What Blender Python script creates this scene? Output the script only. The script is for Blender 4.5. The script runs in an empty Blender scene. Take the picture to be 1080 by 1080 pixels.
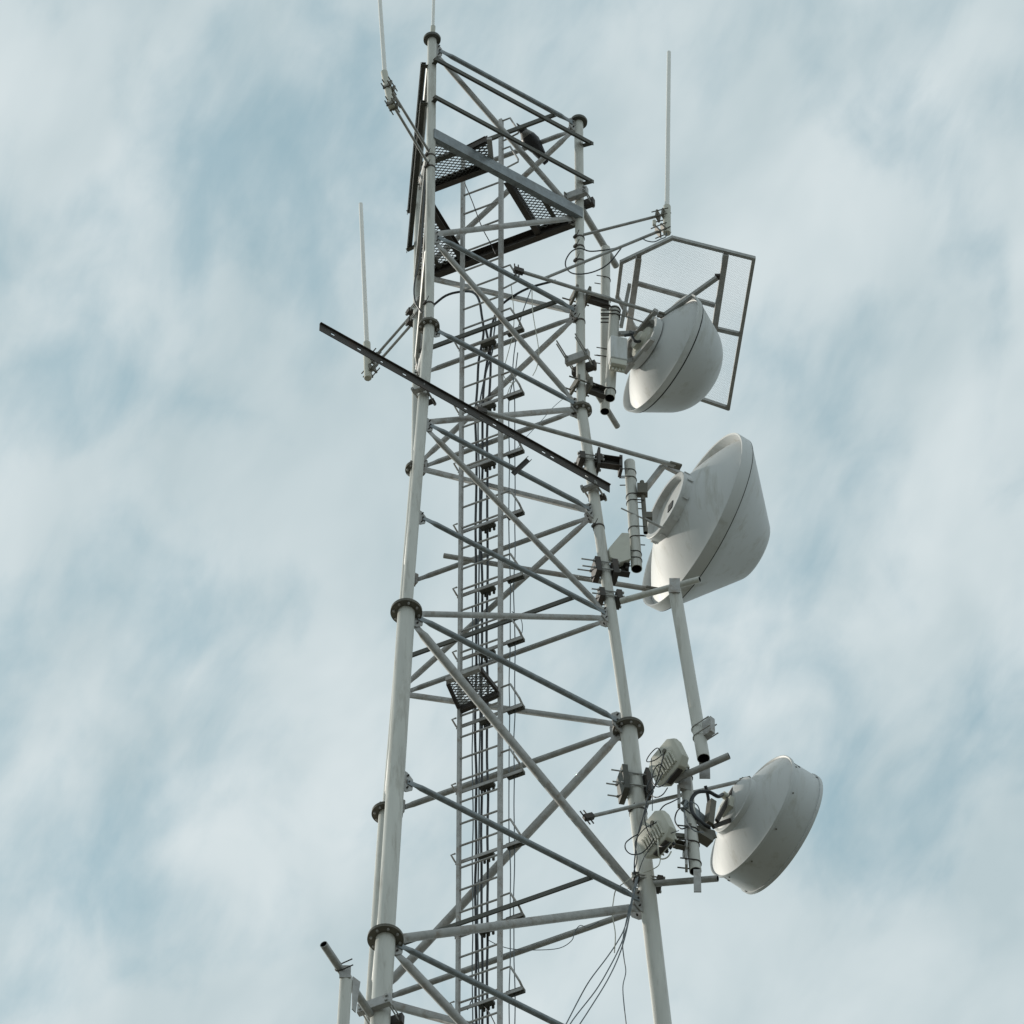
import bpy, bmesh, math, random
from mathutils import Vector as V, Matrix
random.seed(7)
C = bpy.context.scene.collection
scene = bpy.context.scene

# ------------------------------------------------------------------ camera
FOC, PITCH, S = 10040.9, 0.8633, 5.9          # focal length in photo pixels, pitch, metres per unit
EYE = V((0, 0, 1.7))
FW = V((0, math.cos(PITCH), math.sin(PITCH))); UP = V((0, -math.sin(PITCH), math.cos(PITCH)))
cam = bpy.data.cameras.new('camera'); co = bpy.data.objects.new('camera', cam); C.objects.link(co)
co.location = EYE; co.rotation_euler = (math.pi/2 + PITCH, 0, 0)
cam.sensor_width = 36; cam.lens = FOC/1080*36; cam.clip_start = 0.5; cam.clip_end = 20000
scene.camera = co

def ray(x, y): return FW + V((1, 0, 0))*((x-540)/FOC) - UP*((y-540)/FOC)
def pY(x, y, Y):
    d = ray(x, y); return EYE + d*((Y-EYE.y)/d.y)
def pZ(x, y, Z):
    d = ray(x, y); return EYE + d*((Z-EYE.z)/d.z)
def px(p):
    q = p-EYE; w = q.dot(FW); return 540+FOC*q.x/w, 540-FOC*q.dot(UP)/w
def pP(x, y, o, n):
    d = ray(x, y); return EYE + d*((o-EYE).dot(n)/d.dot(n))

# ------------------------------------------------------------------ tower frame
AX, AY = -0.06006*S, 10*S
ROT = -2.01577
ANG = {'A': ROT, 'B': ROT+2*math.pi/3, 'C': ROT+4*math.pi/3}
ZU = {-2: 12.73262, -1: 12.47304, 0: 12.21432, 1: 11.97183, 2: 11.70744, 3: 11.45456, 4: 11.19427, 5: 10.78355, 6: 10.39402}
ZN = {k: v*S+1.7 for k, v in ZU.items()}; ZN[-2] -= .10
ZN[7] = ZN[6]-(ZN[5]-ZN[6]); ZN[8] = ZN[7]-(ZN[5]-ZN[6])
RT, R4, R6 = 0.17397*S, 0.24387*S, 0.29969*S
def rad(z):
    if z >= ZN[1]: return RT
    if z >= ZN[4]: return RT+(R4-RT)*(ZN[1]-z)/(ZN[1]-ZN[4])
    return R4+(R6-R4)*(ZN[4]-z)/(ZN[4]-ZN[6])
def leg(l, z):
    a = ANG[l]; r = rad(z); return V((AX+r*math.cos(a), AY+r*math.sin(a), z))
def legr(z): return 0.045 if z >= ZN[1] else 0.053 if z >= ZN[4] else 0.081 if z >= ZN[6] else 0.089
def legy(l, y):                                 # leg axis point seen at photo row y
    lo, hi = ZN[6]-8, ZN[-2]+3
    for _ in range(50):
        m = (lo+hi)/2
        if px(leg(l, m))[1] > y: lo = m
        else: hi = m
    return leg(l, lo)
def plane(face, z):
    a, b, c = leg(face[0], z), leg(face[1], z), leg(face[0], z+.4)
    n = (b-a).cross(c-a).normalized()
    if n.dot(a-V((AX, AY, a.z))) < 0: n = -n
    return a, n
def F(face, x, y, off=0.0):                     # point on a tower face under photo pixel
    z = legy(face[0], y).z
    for _ in range(6):
        a, n = plane(face, z); p = pP(x, y, a+n*off, n); z = p.z
    return p
DBC = (leg('B', 60)-leg('C', 60)).normalized()  # horizontal, C towards B
NBC = V((DBC.y, -DBC.x, 0));
if NBC.y < 0: NBC = -NBC                        # outward of the far face
DAB = (leg('B', 60)-leg('A', 60)).normalized()
NAB = V((DAB.y, -DAB.x, 0))
if NAB.y > 0: NAB = -NAB
DAC = (leg('C', 60)-leg('A', 60)).normalized()
Z = V((0, 0, 1))

# ------------------------------------------------------------------ materials
def mat(name, base, rough=.5, metal=0.0, var=.12, scale=6.0, dirt=None, dirt_amt=.35, streak=False, dirt_scale=3.0, bump=0.0):
    m = bpy.data.materials.new(name); m.use_nodes = True
    nt = m.node_tree; b = nt.nodes['Principled BSDF']; L = nt.links.new
    tc = nt.nodes.new('ShaderNodeTexCoord')
    mp = nt.nodes.new('ShaderNodeMapping'); L(tc.outputs['Object'], mp.inputs['Vector'])
    if streak: mp.inputs['Scale'].default_value = (1, 1, .12)
    n = nt.nodes.new('ShaderNodeTexNoise'); n.inputs['Scale'].default_value = scale; n.inputs['Detail'].default_value = 6; n.inputs['Roughness'].default_value = .65
    L(mp.outputs['Vector'], n.inputs['Vector'])
    r = nt.nodes.new('ShaderNodeValToRGB'); L(n.outputs['Fac'], r.inputs['Fac'])
    r.color_ramp.elements[0].position = .3; r.color_ramp.elements[1].position = .7
    r.color_ramp.elements[0].color = [c*(1-var) for c in base]+[1]; r.color_ramp.elements[1].color = [min(1, c*(1+var)) for c in base]+[1]
    out = r.outputs['Color']
    if dirt:
        n2 = nt.nodes.new('ShaderNodeTexNoise'); n2.inputs['Scale'].default_value = dirt_scale; n2.inputs['Detail'].default_value = 8; n2.inputs['Roughness'].default_value = .7
        L(mp.outputs['Vector'], n2.inputs['Vector'])
        r2 = nt.nodes.new('ShaderNodeValToRGB'); r2.color_ramp.elements[0].position = .52; r2.color_ramp.elements[1].position = .72
        r2.color_ramp.elements[0].color = (0, 0, 0, 1); r2.color_ramp.elements[1].color = (dirt_amt,)*3+(1,)
        L(n2.outputs['Fac'], r2.inputs['Fac'])
        mx = nt.nodes.new('ShaderNodeMix'); mx.data_type = 'RGBA'
        L(r2.outputs['Color'], mx.inputs['Factor']); L(out, mx.inputs['A']); mx.inputs['B'].default_value = list(dirt)+[1]
        out = mx.outputs['Result']
    L(out, b.inputs['Base Color'])
    rr = nt.nodes.new('ShaderNodeMapRange'); rr.inputs['To Min'].default_value = max(.05, rough-.12); rr.inputs['To Max'].default_value = min(1, rough+.12)
    L(n.outputs['Fac'], rr.inputs['Value']); L(rr.outputs['Result'], b.inputs['Roughness'])
    b.inputs['Metallic'].default_value = metal
    if bump:
        bp = nt.nodes.new('ShaderNodeBump'); bp.inputs['Strength'].default_value = bump; bp.inputs['Distance'].default_value = .01
        L(n.outputs['Fac'], bp.inputs['Height']); L(bp.outputs['Normal'], b.inputs['Normal'])
    return m
M = {
 'leg': mat('painted_leg_steel', (.57, .565, .525), .42, 0, .12, 6, (.27, .245, .20), .8, True, 9),
 'galv': mat('galvanised_steel', (.375, .375, .365), .48, .25, .24, 11, (.18, .15, .12), .6, False, 7),
 'galv2': mat('weathered_galvanised_steel', (.40, .395, .385), .5, .15, .2, 11, (.20, .14, .09), .8, False, 8),
 'blue': mat('blue_grey_shaded_galvanised_steel', (.235, .26, .275), .42, .3, .28, 14, (.15, .135, .12), .6, False, 9),
 'flange': mat('dirty_flange_steel', (.135, .125, .10), .55, .1, .2, 12, (.13, .11, .08), .6, False, 10),
 'dark': mat('dark_rusty_steel', (.055, .048, .042), .6, .1, .3, 12, (.10, .05, .03), .5, False, 8),
 'olive': mat('weathered_dark_angle_steel', (.085, .085, .072), .6, .1, .3, 10, (.14, .13, .10), .4, False, 6),
 'radome': mat('white_radome_plastic', (.57, .585, .59), .5, 0, .04, 3, (.36, .35, .30), .7, True, 6),
 'reflector': mat('white_painted_aluminium', (.60, .61, .61), .56, 0, .04, 4, (.38, .37, .32), .75, True, 7),
 'cream': mat('cream_painted_housing', (.56, .55, .48), .45, 0, .05, 8, (.38, .35, .26), .3, False, 7),
 'whip': mat('white_fibreglass', (.84, .83, .80), .35, 0, .03, 5),
 'cable': mat('black_cable_jacket', (.028, .031, .036), .45, 0, .2, 20),
 'cablegrey': mat('grey_cable_jacket', (.13, .155, .175), .5, 0, .2, 20),
 'cord': mat('pale_cord', (.55, .54, .47), .7, 0, .1, 20),
 'black': mat('black_rubber_and_bore_shade', (.018, .018, .018), .6, 0, .2, 20),  # rubber parts, and the shade painted inside open pipe ends
 'feather': mat('black_feathers', (.016, .016, .019), .45, 0, .3, 40),
 'greyfeather': mat('grey_feathers', (.23, .225, .215), .7, 0, .2, 40),
 'ground': mat('dry_grass_and_gravel', (.105, .105, .085), .95, 0, .4, .25, (.22, .20, .16), .7, False, .08),
}

# ------------------------------------------------------------------ mesh helpers
def frame(d, hint=None):
    d = d.normalized(); h = hint if hint is not None else (Z if abs(d.z) < .9 else V((1, 0, 0)))
    u = (h-d*h.dot(d))
    if u.length < 1e-5: h = V((0, 1, 0)); u = h-d*h.dot(d)
    u.normalize(); return d, u, d.cross(u)

class MB:
    def __init__(s): s.bm = bmesh.new(); s.mi = 0
    def ring(s, c, u, w, ru, rw, n): return [s.bm.verts.new(c+u*(ru*math.cos(2*math.pi*i/n))+w*(rw*math.sin(2*math.pi*i/n))) for i in range(n)]
    def face(s, vs):
        try: f = s.bm.faces.new(vs); f.material_index = s.mi; f.smooth = True; return f
        except ValueError: return None
    def skin(s, rings, cap=(True, True)):
        n = len(rings[0])
        for a, b in zip(rings, rings[1:]):
            for i in range(n): s.face([a[i], a[(i+1) % n], b[(i+1) % n], b[i]])
        if cap[0]: s.face(rings[0][::-1])
        if cap[1]: s.face(rings[-1])
    def tube(s, p, q, r, r2=None, n=14, hint=None):
        d, u, w = frame(q-p, hint); r2 = r if r2 is None else r2
        s.skin([s.ring(p, u, w, r, r, n), s.ring(q, u, w, r2, r2, n)]); return s
    def pipe(s, p, q, r, t=.006, n=18, deep=.25):     # open at the q end
        d, u, w = frame(q-p); k = q-d*deep
        a_, b_, c_, e_ = s.ring(p, u, w, r, r, n), s.ring(q, u, w, r, r, n), s.ring(q, u, w, r-t, r-t, n), s.ring(k, u, w, r-t, r-t, n)
        s.skin([a_, b_, c_], (True, False)); s.mi = 1; s.skin([c_, e_], (False, True)); s.mi = 0; return s  # bore faces use slot two, black: shade inside the pipe is painted on
    def path(s, pts, r, n=7, smooth=4):
        P = pts
        if smooth and len(pts) > 2:
            P = []
            ext = [pts[0]*2-pts[1]]+list(pts)+[pts[-1]*2-pts[-2]]
            for i in range(1, len(ext)-2):
                a, b, c, d = ext[i-1:i+3]
                for k in range(smooth):
                    t = k/smooth
                    P.append(.5*((2*b)+(c-a)*t+(2*a-5*b+4*c-d)*t*t+(3*b-a-3*c+d)*t**3))
            P.append(pts[-1])
        rings = []; u = None
        for i, p in enumerate(P):
            d = (P[min(i+1, len(P)-1)]-P[max(i-1, 0)])
            if d.length < 1e-7: continue
            d.normalize()
            if u is None: _, u, w = frame(d)
            else:
                u = u-d*u.dot(d)
                if u.length < 1e-4: _, u, w = frame(d)
                u.normalize(); w = d.cross(u)
            rings.append(s.ring(p, u, w, r, r, n))
        s.skin(rings); return s
    def box(s, c, ax, ay, az):                    # half axes
        vs = [s.bm.verts.new(c+ax*i+ay*j+az*k) for i in (-1, 1) for j in (-1, 1) for k in (-1, 1)]
        for q in ((0, 1, 3, 2), (4, 6, 7, 5), (0, 4, 5, 1), (2, 3, 7, 6), (0, 2, 6, 4), (1, 5, 7, 3)): s.face([vs[i] for i in q])
        return s
    def bar(s, p, q, b, h, hint=None):            # rectangular bar, width b across, height h along hint
        d, u, w = frame(q-p, hint); return s.box((p+q)/2, (q-p)/2, u*(h/2), w*(b/2))
    def angle(s, p, q, a, t, u, w):               # L section: legs along u and w
        s.bar(p+u*(a/2), q+u*(a/2), t, a, u); s.bar(p+w*(a/2+t/2+.0002), q+w*(a/2+t/2+.0002), a-t, t, u); return s
    def channel(s, p, q, h, b, t, up, side):      # U section, web centred on pq, flanges to side
        s.bar(p, q, t, h, up)
        for k in (-1, 1):
            o = side*(b/2+t/2+.0003)+up*(k*(h/2-t/2)); s.bar(p+o, q+o, b, t, up)
        return s
    def lathe(s, o, d, prof, n=48, cap=(True, True)):
        d, u, w = frame(d); rings = []
        for t, r in prof: rings.append(s.ring(o+d*t, u, w, max(r, .0005), max(r, .0005), n))
        s.skin(rings, cap); return s
    def poly(s, pts, n, t):                       # plate of thickness t around a planar outline
        a = [s.bm.verts.new(p+n*(t/2)) for p in pts]; b = [s.bm.verts.new(p-n*(t/2)) for p in pts]
        s.face(a); s.face(b[::-1]); k = len(pts)
        for i in range(k): s.face([a[i], b[i], b[(i+1) % k], a[(i+1) % k]])
        return s
    def ubolt(s, p, axis, r, side, th=.006, tail=.05):   # ring strap round a pipe with two threaded tails
        d, u, w = frame(axis, side)
        pts = [p+u*(r+tail)+w*r]+[p+u*(math.cos(a)*r)+w*(math.sin(a)*r) for a in [math.pi/2+math.pi*i/8 for i in range(9)]]+[p+u*(r+tail)-w*r]
        s.path(pts, th, 6, 0); return s
    def build(s, name, m, parent=None, bevel=0.0):
        bmesh.ops.recalc_face_normals(s.bm, faces=s.bm.faces)
        for e in s.bm.edges:
            if len(e.link_faces) == 2 and e.calc_face_angle(0) > math.radians(38): e.smooth = False
        o0 = V((0, 0, 0)); q = parent
        while q is not None: o0 += V(q.location); q = q.parent
        me = bpy.data.meshes.new(name)
        if parent is None:
            c = V((0, 0, 0))
            for v in s.bm.verts: c += v.co
            o0 = c/max(1, len(s.bm.verts))
        for v in s.bm.verts: v.co -= o0
        s.bm.to_mesh(me); s.bm.free()
        for k in (m if isinstance(m, (list, tuple)) else [m]): me.materials.append(M[k])
        ob = bpy.data.objects.new(name, me); C.objects.link(ob)
        if parent is None: ob.location = o0
        else: ob.parent = parent
        if bevel:
            bv = ob.modifiers.new('bevel', 'BEVEL'); bv.width = bevel; bv.segments = 2; bv.limit_method = 'ANGLE'; bv.angle_limit = math.radians(40)
        return ob
def tag(o, label, cat, group=None, kind=None):
    if label: o['label'] = label
    if cat: o['category'] = cat
    if group: o['group'] = group
    if kind: o['kind'] = kind
    return o
def thing(name, loc, label, cat, group=None):
    o = bpy.data.objects.new(name, None); C.objects.link(o); o.location = loc; o.empty_display_size = .2
    return tag(o, label, cat, group)

# ------------------------------------------------------------------ ground
g = MB(); g.box(V((0, 60, -.5)), V((6000, 0, 0)), V((0, 6000, 0)), V((0, 0, .5)))
o = g.build('ground', 'ground'); o['kind'] = 'structure'

# ------------------------------------------------------------------ lattice tower
T = thing('lattice_tower', V((AX, AY, 0)), 'tall three-legged pale grey steel lattice mast with bolted tube braces', 'lattice tower')
legs = {}
for l in 'ABC':
    b = MB(); top = leg(l, ZN[-2]+(.15 if l == 'A' else .10))
    zs = [0.0, ZN[8], ZN[6], ZN[4], ZN[1], top.z]
    for z0, z1 in zip(zs, zs[1:]):
        b.tube(leg(l, z0), leg(l, z1-.0005), legr((z0+z1)/2), n=28)
    legs[l] = b.build('leg', 'leg', T)
    dz = {'A': 0.03, 'B': -.02, 'C': 0.0}[l]
    for k, R in ((1, .103), (4, .148), (6, .162), (8, .17)):
        b = MB(); c = leg(l, ZN[k]+dz); d = (leg(l, ZN[k]+.5)-leg(l, ZN[k]-.5)).normalized()
        r0 = legr(c.z-.1)
        b.lathe(c-d*.032, d, [(0, r0+.002), (0, R), (.014, R), (.014, r0+.003), (.019, r0+.003), (.019, R-.001), (.034, R-.001), (.046, r0-.003)], 36)
        _, u, w = frame(d)
        b.mi = 1
        for i in range(8):
            a = 2*math.pi*i/8+.2; q = c+(u*math.cos(a)+w*math.sin(a))*((R+r0)/2+.004)
            b.tube(q-d*.050, q+d*.03, .012, n=6)
        b.build('flange', ['flange', 'galv2'], legs[l])
    b = MB(); d = Z
    b.lathe(top-d*.001, d, [(-.035, .046), (-.035, .086), (-.008, .088), (.006, .082), (.02, .058), (.03, .02), (.032, 0)], 28)
    b.build('top_cap', 'olive', legs[l])
def gusset(l, face, k, sc):
    p = leg(l, ZN[k]); a, n = plane(face, ZN[k]); o2 = face[0] if face[1] == l else face[1]
    w = (leg(o2, p.z)-p); w.normalize(); d = (leg(l, p.z+.5)-leg(l, p.z-.5)).normalized()
    r = legr(p.z)
    b = MB()
    P = [(-.17, r*.9), (.17, r*.9), (.16, r+.045), (.085, r+.12), (-.085, r+.12), (-.16, r+.045)]
    b.poly([p+d*(x*sc)+w*(r*.9+(y-r*.9)*sc) for x, y in P], n, .012)
    b.mi = 1
    for x, y in ((.0, .07), (.1, .055), (-.1, .055)):
        q = p+d*(x*sc)+w*(r*.9+y*sc); b.tube(q-n*.028, q+n*.028, .011*sc, n=6)
    b.build('gusset_plate', ['galv2', 'dark'], legs[l])
def brace(name, P, Q, r, m, n, off):
    d = (Q-P); Lg = d.length; d.normalize(); u = (n-d*n.dot(d)).normalized(); w = d.cross(u)
    b = MB(); rings = []
    o = u*off
    for t, fu, fw in ((0, .006, 1.15*r), (.07, .006, 1.2*r), (.10, .5*r, 1.12*r), (.15, r, r)):
        rings.append(b.ring(P+o+d*t, u, w, max(fu, .005), fw, 14))
    for t, fu, fw in ((.15, r, r), (.10, .5*r, 1.12*r), (.07, .006, 1.2*r), (0, .006, 1.15*r)):
        rings.append(b.ring(Q+o-d*t, u, w, max(fu, .005), fw, 14))
    b.skin(rings)
    return b.build(name, m, T)
def ends(l0, k0, l1, k1, inset):
    p, q = leg(l0, ZN[k0]), leg(l1, ZN[k1]); d = (q-p).normalized()
    return p+d*(legr(p.z)+inset), q-d*(legr(q.z)+inset)
FACES = [('AB', 0), ('BC', 0), ('CA', 0)]       # parity: which leg owns even nodes
for face, par in FACES:
    f, s2 = face
    for k in range(-2, 9):
        n = plane(face, ZN[k])[1]; lower = k >= 4
        sc = .85 if lower else .62
        for l in face: gusset(l, face, k, sc)
        if k != -1:
            P, Q = ends(f, k, s2, k, .035)
            hm = 'blue' if face == 'AB' else 'galv'  # front horizontals darker: shade seen from beneath is put into their colour
            brace('horizontal_brace', P, Q, .030 if lower else .026, hm, n, .014)
        if k < 8:                               # zigzag diagonal between node k and k+1
            if face == 'CA': a0, a1 = ((s2, f) if k % 2 else (f, s2))
            else:
                own = f if (k % 2 == par) else s2
                a0, a1 = own, (s2 if own == f else f)
            P, Q = ends(a0, k, a1, k+1, .05)
            brace('diagonal_brace', P, Q, .042 if lower else .029, 'galv2', n, -.014)

# ladder carrier beams inside the tower
LC = V((AX, AY, 0))+NBC*.285-DBC*.05
def lad(s, z, off=0): return V((LC.x, LC.y, z))+DBC*s+NBC*off
def isect(l0, l1, z, off):
    a, b = leg(l0, z), leg(l1, z); o = V((LC.x, LC.y, z))+NBC*off; e = b-a
    t = (o-a).dot(NBC)/e.dot(NBC); return a+e*t
for k in (-2, 0, 3, 5, 7):
    b = MB(); P, Q = isect('A', 'C', ZN[k]+.02, -.03), isect('A', 'B', ZN[k]+.02, -.03)
    b.angle(P, Q, .055, .007, -Z, NBC)
    b.build('ladder_beam', 'olive', T)

# guard rails outside the top bay
def rail(l0, l1, z, ext0, ext1, n, off, ret=(1, 1)):
    p, q = leg(l0, z), leg(l1, z); d = (q-p).normalized()
    P, Q = p-d*ext0+n*off, q+d*ext1+n*off
    b = MB(); b.angle(P, Q, .05, .006, -Z, -n)
    for e, pt, l in ((ret[0], P, p), (ret[1], Q, q)):
        if e:
            dd = (d if pt is P else -d)
            b.bar(pt+dd*.02-Z*.03, l-Z*.03, .045, .006, Z)
    return b.build('guard_rail', 'olive', T)
zr1 = legy('A', 63).z-.09; zr2 = legy('A', 103).z-.09
NAC = V((DAC.y, -DAC.x, 0))
if NAC.x > 0: NAC = -NAC
for z in (zr1, zr2):
    rail('A', 'B', z, .03, .10, NAB, .11)
    rail('A', 'C', z, .03, .10, NAC, .11)

# ------------------------------------------------------------------ work platform at the top
def inside(p, poly):
    c = False; n = len(poly)
    for i in range(n):
        a, b = poly[i], poly[(i+1) % n]
        if (a.y > p.y) != (b.y > p.y) and p.x < (b.x-a.x)*(p.y-a.y)/(b.y-a.y)+a.x: c = not c
    return c
def grating(b, poly, du, dv, cu, cv, w, h, frameh=0):
    o = poly[0]; z = o.z
    us = [(p-o).dot(du) for p in poly]; vs = [(p-o).dot(dv) for p in poly]
    i0, i1 = int(min(us)/cu)-1, int(max(us)/cu)+2; j0, j1 = int(min(vs)/cv)-1, int(max(vs)/cv)+2
    for j in range(j0, j1):
        for i in range(i0*2, i1*2):
            a = o+du*(i*cu/2)+dv*((j+.5*(i % 2))*cv)
            for dj in ((-.5, .5)):
                e = o+du*((i+1)*cu/2)+dv*((j+.5*(i % 2)+dj)*cv)
                m = (a+e)/2
                if inside(m, poly): b.bar(a, e, w, h, Z)
ZP = ZN[-1]
WP = thing('work_platform', V((AX, AY, ZP)), 'top work platform of dark beams and expanded mesh corners below the rails', 'platform')
A1, B1, C1 = leg('A', ZP), leg('B', ZP), leg('C', ZP)
b = MB(); b.channel(A1+DAB*.0+NAB*.055, B1-DAB*.0+NAB*.055, .145, .055, .008, Z, -NAB); b.build('channel_beam', 'blue', WP)
b = MB(); b.channel(C1+DBC*.0+NBC*.055, B1+NBC*.055, .14, .06, .008, Z, -NBC); b.build('channel_beam', 'dark', WP)
b = MB(); b.channel(A1+NAC*.035, C1+NAC*.035, .08, .04, .007, Z, -NAC); b.build('channel_beam', 'galv', WP)
def onbc(s): return C1+DBC*s
def upto(p, l0, l1, z=ZP):                       # from BC edge inward along -NBC to the line l0-l1
    a, c = leg(l0, z), leg(l1, z); e = c-a; t = (p-a).dot(DBC)/e.dot(DBC); return a+e*t
LBC = (B1-C1).length
s1, s2 = LBC*.27, LBC*.76
for s_, o_ in ((s1, 'AC'), (s2, 'AB')):
    P = onbc(s_); Q = upto(P, o_[0], o_[1])
    b = MB(); b.channel(P, Q, .11, .05, .008, Z, DBC if s_ == s1 else -DBC); b.build('cross_beam', 'dark', WP)
dA = .60                                          # A corner beam
zz = V((0, 0, 0))
def cut(l0, l1, dist):
    a, c = leg(l0, ZP), leg(l1, ZP); e = c-a; t = dist/abs(e.dot(NBC)); return a+e*t
Pa, Qa = cut('A', 'C', dA), cut('A', 'B', dA)
b = MB(); b.channel(Pa, Qa, .12, .05, .008, Z, -NBC); b.build('cross_beam', 'dark', WP)
for poly in ([A1, Qa, Pa], [onbc(s2), B1, upto(onbc(s2), 'A', 'B')], [C1, onbc(s1), upto(onbc(s1), 'A', 'C')]):
    b = MB(); grating(b, [p+Z*.03 for p in poly], DBC, NBC, .062, .04, .004, .012)
    b.build('mesh_grating', 'olive', WP)
for k, poly in enumerate((((A1+Qa)/2, (A1+Pa)/2), (B1*.45+onbc(s2)*.55, B1*.45+upto(onbc(s2), 'A', 'B')*.55), (C1*.5+onbc(s1)*.5, C1*.5+upto(onbc(s1), 'A', 'C')*.5))):
    b = MB(); b.bar(poly[0]+Z*.005, poly[1]+Z*.005, .04, .02, Z); b.build('support_strip', 'olive', WP)
# raised hatch leaf leaning outside the AB beam
HL = thing('access_hatch', pZ(492, 160, ZP+.12), 'small raised dark mesh hatch beside the long channel beam', 'hatch')
h0, h1, h2, h3 = pZ(468, 164, ZP+.12), pZ(492, 157, ZP+.12), pZ(516, 147, ZP+.12), pZ(520, 168, ZP+.12)
b = MB(); b.channel(pZ(488, 159, ZP+.14), pZ(514, 146, ZP+.14), .09, .04, .007, Z, -NAB); b.build('hatch_beam', 'dark', HL)
b = MB(); grating(b, [pZ(486, 163, ZP+.12), pZ(514, 150, ZP+.12), pZ(517, 168, ZP+.12), pZ(506, 171, ZP+.12)], DBC, NBC, .085, .04, .004, .02); b.build('hatch_mesh', 'olive', HL)
b = MB(); b.bar(pZ(516, 146, ZP+.1), pZ(518, 168, ZP+.1), .05, .03, Z); b.build('hatch_edge', 'galv2', HL)

# ------------------------------------------------------------------ ladder
zl0, zl1 = None, None
def lady(y, s=0.0):
    lo, hi = ZN[8]-3, ZN[-2]+2
    for _ in range(50):
        m = (lo+hi)/2
        if px(lad(s, m))[1] > y: lo = m
        else: hi = m
    return lo
SL, SR = -.236, .186
LZ0, LZ1 = lady(1180), lady(127, SR)
LD = thing('ladder', lad(0, LZ0), 'long narrow grey steel access ladder standing inside the lattice', 'ladder')
b = MB(); b.bar(lad(SL, LZ0), lad(SL, lady(165, SL)), .05, .03, DBC); b.build('side_rail', 'galv2', LD)
b = MB(); b.bar(lad(SR, LZ0), lad(SR, LZ1), .05, .036, DBC); b.build('side_rail', 'galv2', LD)
z = LZ0+.1
while z < lady(170, 0):
    b = MB(); b.tube(lad(SL+.016, z), lad(SR-.027, z), .0105, n=8); b.build('rung', 'galv2', LD); z += .30
for y in (345, 412, 473, 538, 605, 672, 743, 812, 886, 964, 1042):
    zb = lady(y+2, SR)
    b = MB(); b.angle(lad(SL-.06, zb, .05), lad(SR+.20, zb, .05), .04, .005, -Z, NBC)
    b.path([lad(SL-.06, zb, .05), lad(SL-.065, zb+.02, -.03), lad(SL-.02, zb+.02, -.03)], .009, 6, 0)
    br = b.build('cable_bracket', 'galv2', LD)
    b = MB(); zt = zb+.22
    b.path([lad(SR+.02, zt, -.035), lad(SR+.12, zt, -.035), lad(SR+.195, zb+.03, .0), lad(SR+.195, zb, .08)], .011, 6, 0)
    b.build('rod_hoop', 'galv2', br)
    b = MB(); b.box(lad(SR+.11, zb+.015, .1), DBC*.085, NBC*.03, Z*.02)
    for i in range(4): b.tube(lad(SR+.045+i*.045, zb-.02, .1), lad(SR+.045+i*.045, zb+.05, .1), .009, n=7)
    b.build('cable_clamp', 'olive', br)
    b = MB(); b.box(lad(-.005, zb+.012, .115), DBC*.075, NBC*.03, Z*.016)
    for i in range(3): b.tube(lad(-.045+i*.045, zb-.03, .15), lad(-.045+i*.045, zb+.05, .15), .014, n=7)
    b.build('cable_clamp', 'olive', br)
for y0, zt in ((128, 0), (158, 0), (283, 0)):
    z0 = lady(y0, SR)
    b = MB(); b.path([lad(SR+.02, z0, 0), lad(SR+.10, z0, -.0), lad(SR+.17, z0-.2, .04), lad(SR+.17, z0-.24, .04), lad(SR+.02, z0-.3, .02)], .010, 6, 0)
    b.build('rod_hoop', 'galv2', LD)

# rest platform on the ladder
rz = lady(740, -.02)
RP = thing('rest_platform', lad(0, rz), 'small dark mesh step platform fixed half way up the ladder', 'platform')
q = [pZ(484.5, 748, rz), pZ(526, 730, rz), pZ(506, 705, rz), pZ(471, 718, rz)]
b = MB(); b.bar(q[0]-Z*.02, q[1]-Z*.02, .04, .07, Z); b.build('front_bar', 'dark', RP)
b = MB(); b.bar(q[2], q[3], .05, .045, Z); b.build('back_bar', 'galv2', RP)
for i, (e0, e1) in enumerate(((q[0], q[3]), (q[1], q[2]), ((q[0]+q[1])/2, (q[2]+q[3])/2))):
    dd = (e1-e0).normalized(); b = MB(); b.bar(e0+dd*.03, e1-dd*.03, .028, .05, Z); b.build('side_bar', 'dark', RP)
b = MB(); grating(b, [p+Z*.03 for p in q], DBC, NBC, .075, .035, .004, .012); b.build('mesh_grating', 'olive', RP)

# ------------------------------------------------------------------ cables down the ladder
def col(p_list, Yoff):                            # photo points on the cable plane behind the ladder
    o = lad(0, 60, Yoff); return [pP(x, y, o, NBC) for x, y in p_list]
def wob(x, y0, y1, amp, seed, step=38):
    r = random.Random(seed); out = []; y = y0
    while y < y1: out.append((x+r.uniform(-amp, amp), y)); y += step
    return out+[(x, y1)]
def cable(name, pts, r, m, label, group=None, cat='cable', n=7, smooth=4):
    b = MB(); b.path(pts, r, n, smooth); return tag(b.build(name, m), label, cat, group)
GF = 'feeder cables clamped to the ladder'
cable('coax_cable', col([(457, 322), (470, 312), (484, 308), (498, 308), (505, 316), (508, 332), (510, 352), (505, 380), (503.5, 408)]+wob(502, 440, 1180, .8, 1), .16), .0125, 'cable', 'black feeder cable arching from the upper left leg, leftmost of three in the ladder', GF)
cable('coax_cable', col([(586, 296), (560, 303), (542, 312), (527, 324), (519, 343), (516, 368), (511, 400), (509, 430)]+wob(508, 460, 1180, .9, 2), .18), .0125, 'cable', 'black feeder cable arching from the right, middle one of three in the ladder', GF)
cable('coax_cable', col([(512, 345), (517, 372), (517, 400), (515, 430)]+wob(514, 460, 1180, .8, 3), .17), .0125, 'cable', 'black feeder cable nearest the right ladder rail, rightmost of three', GF)
cable('coax_cable', col(wob(498.5, 640, 1180, .6, 9), .15), .006, 'cablegrey', 'thin grey cable just left of the three black feeder cables', GF)
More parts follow.
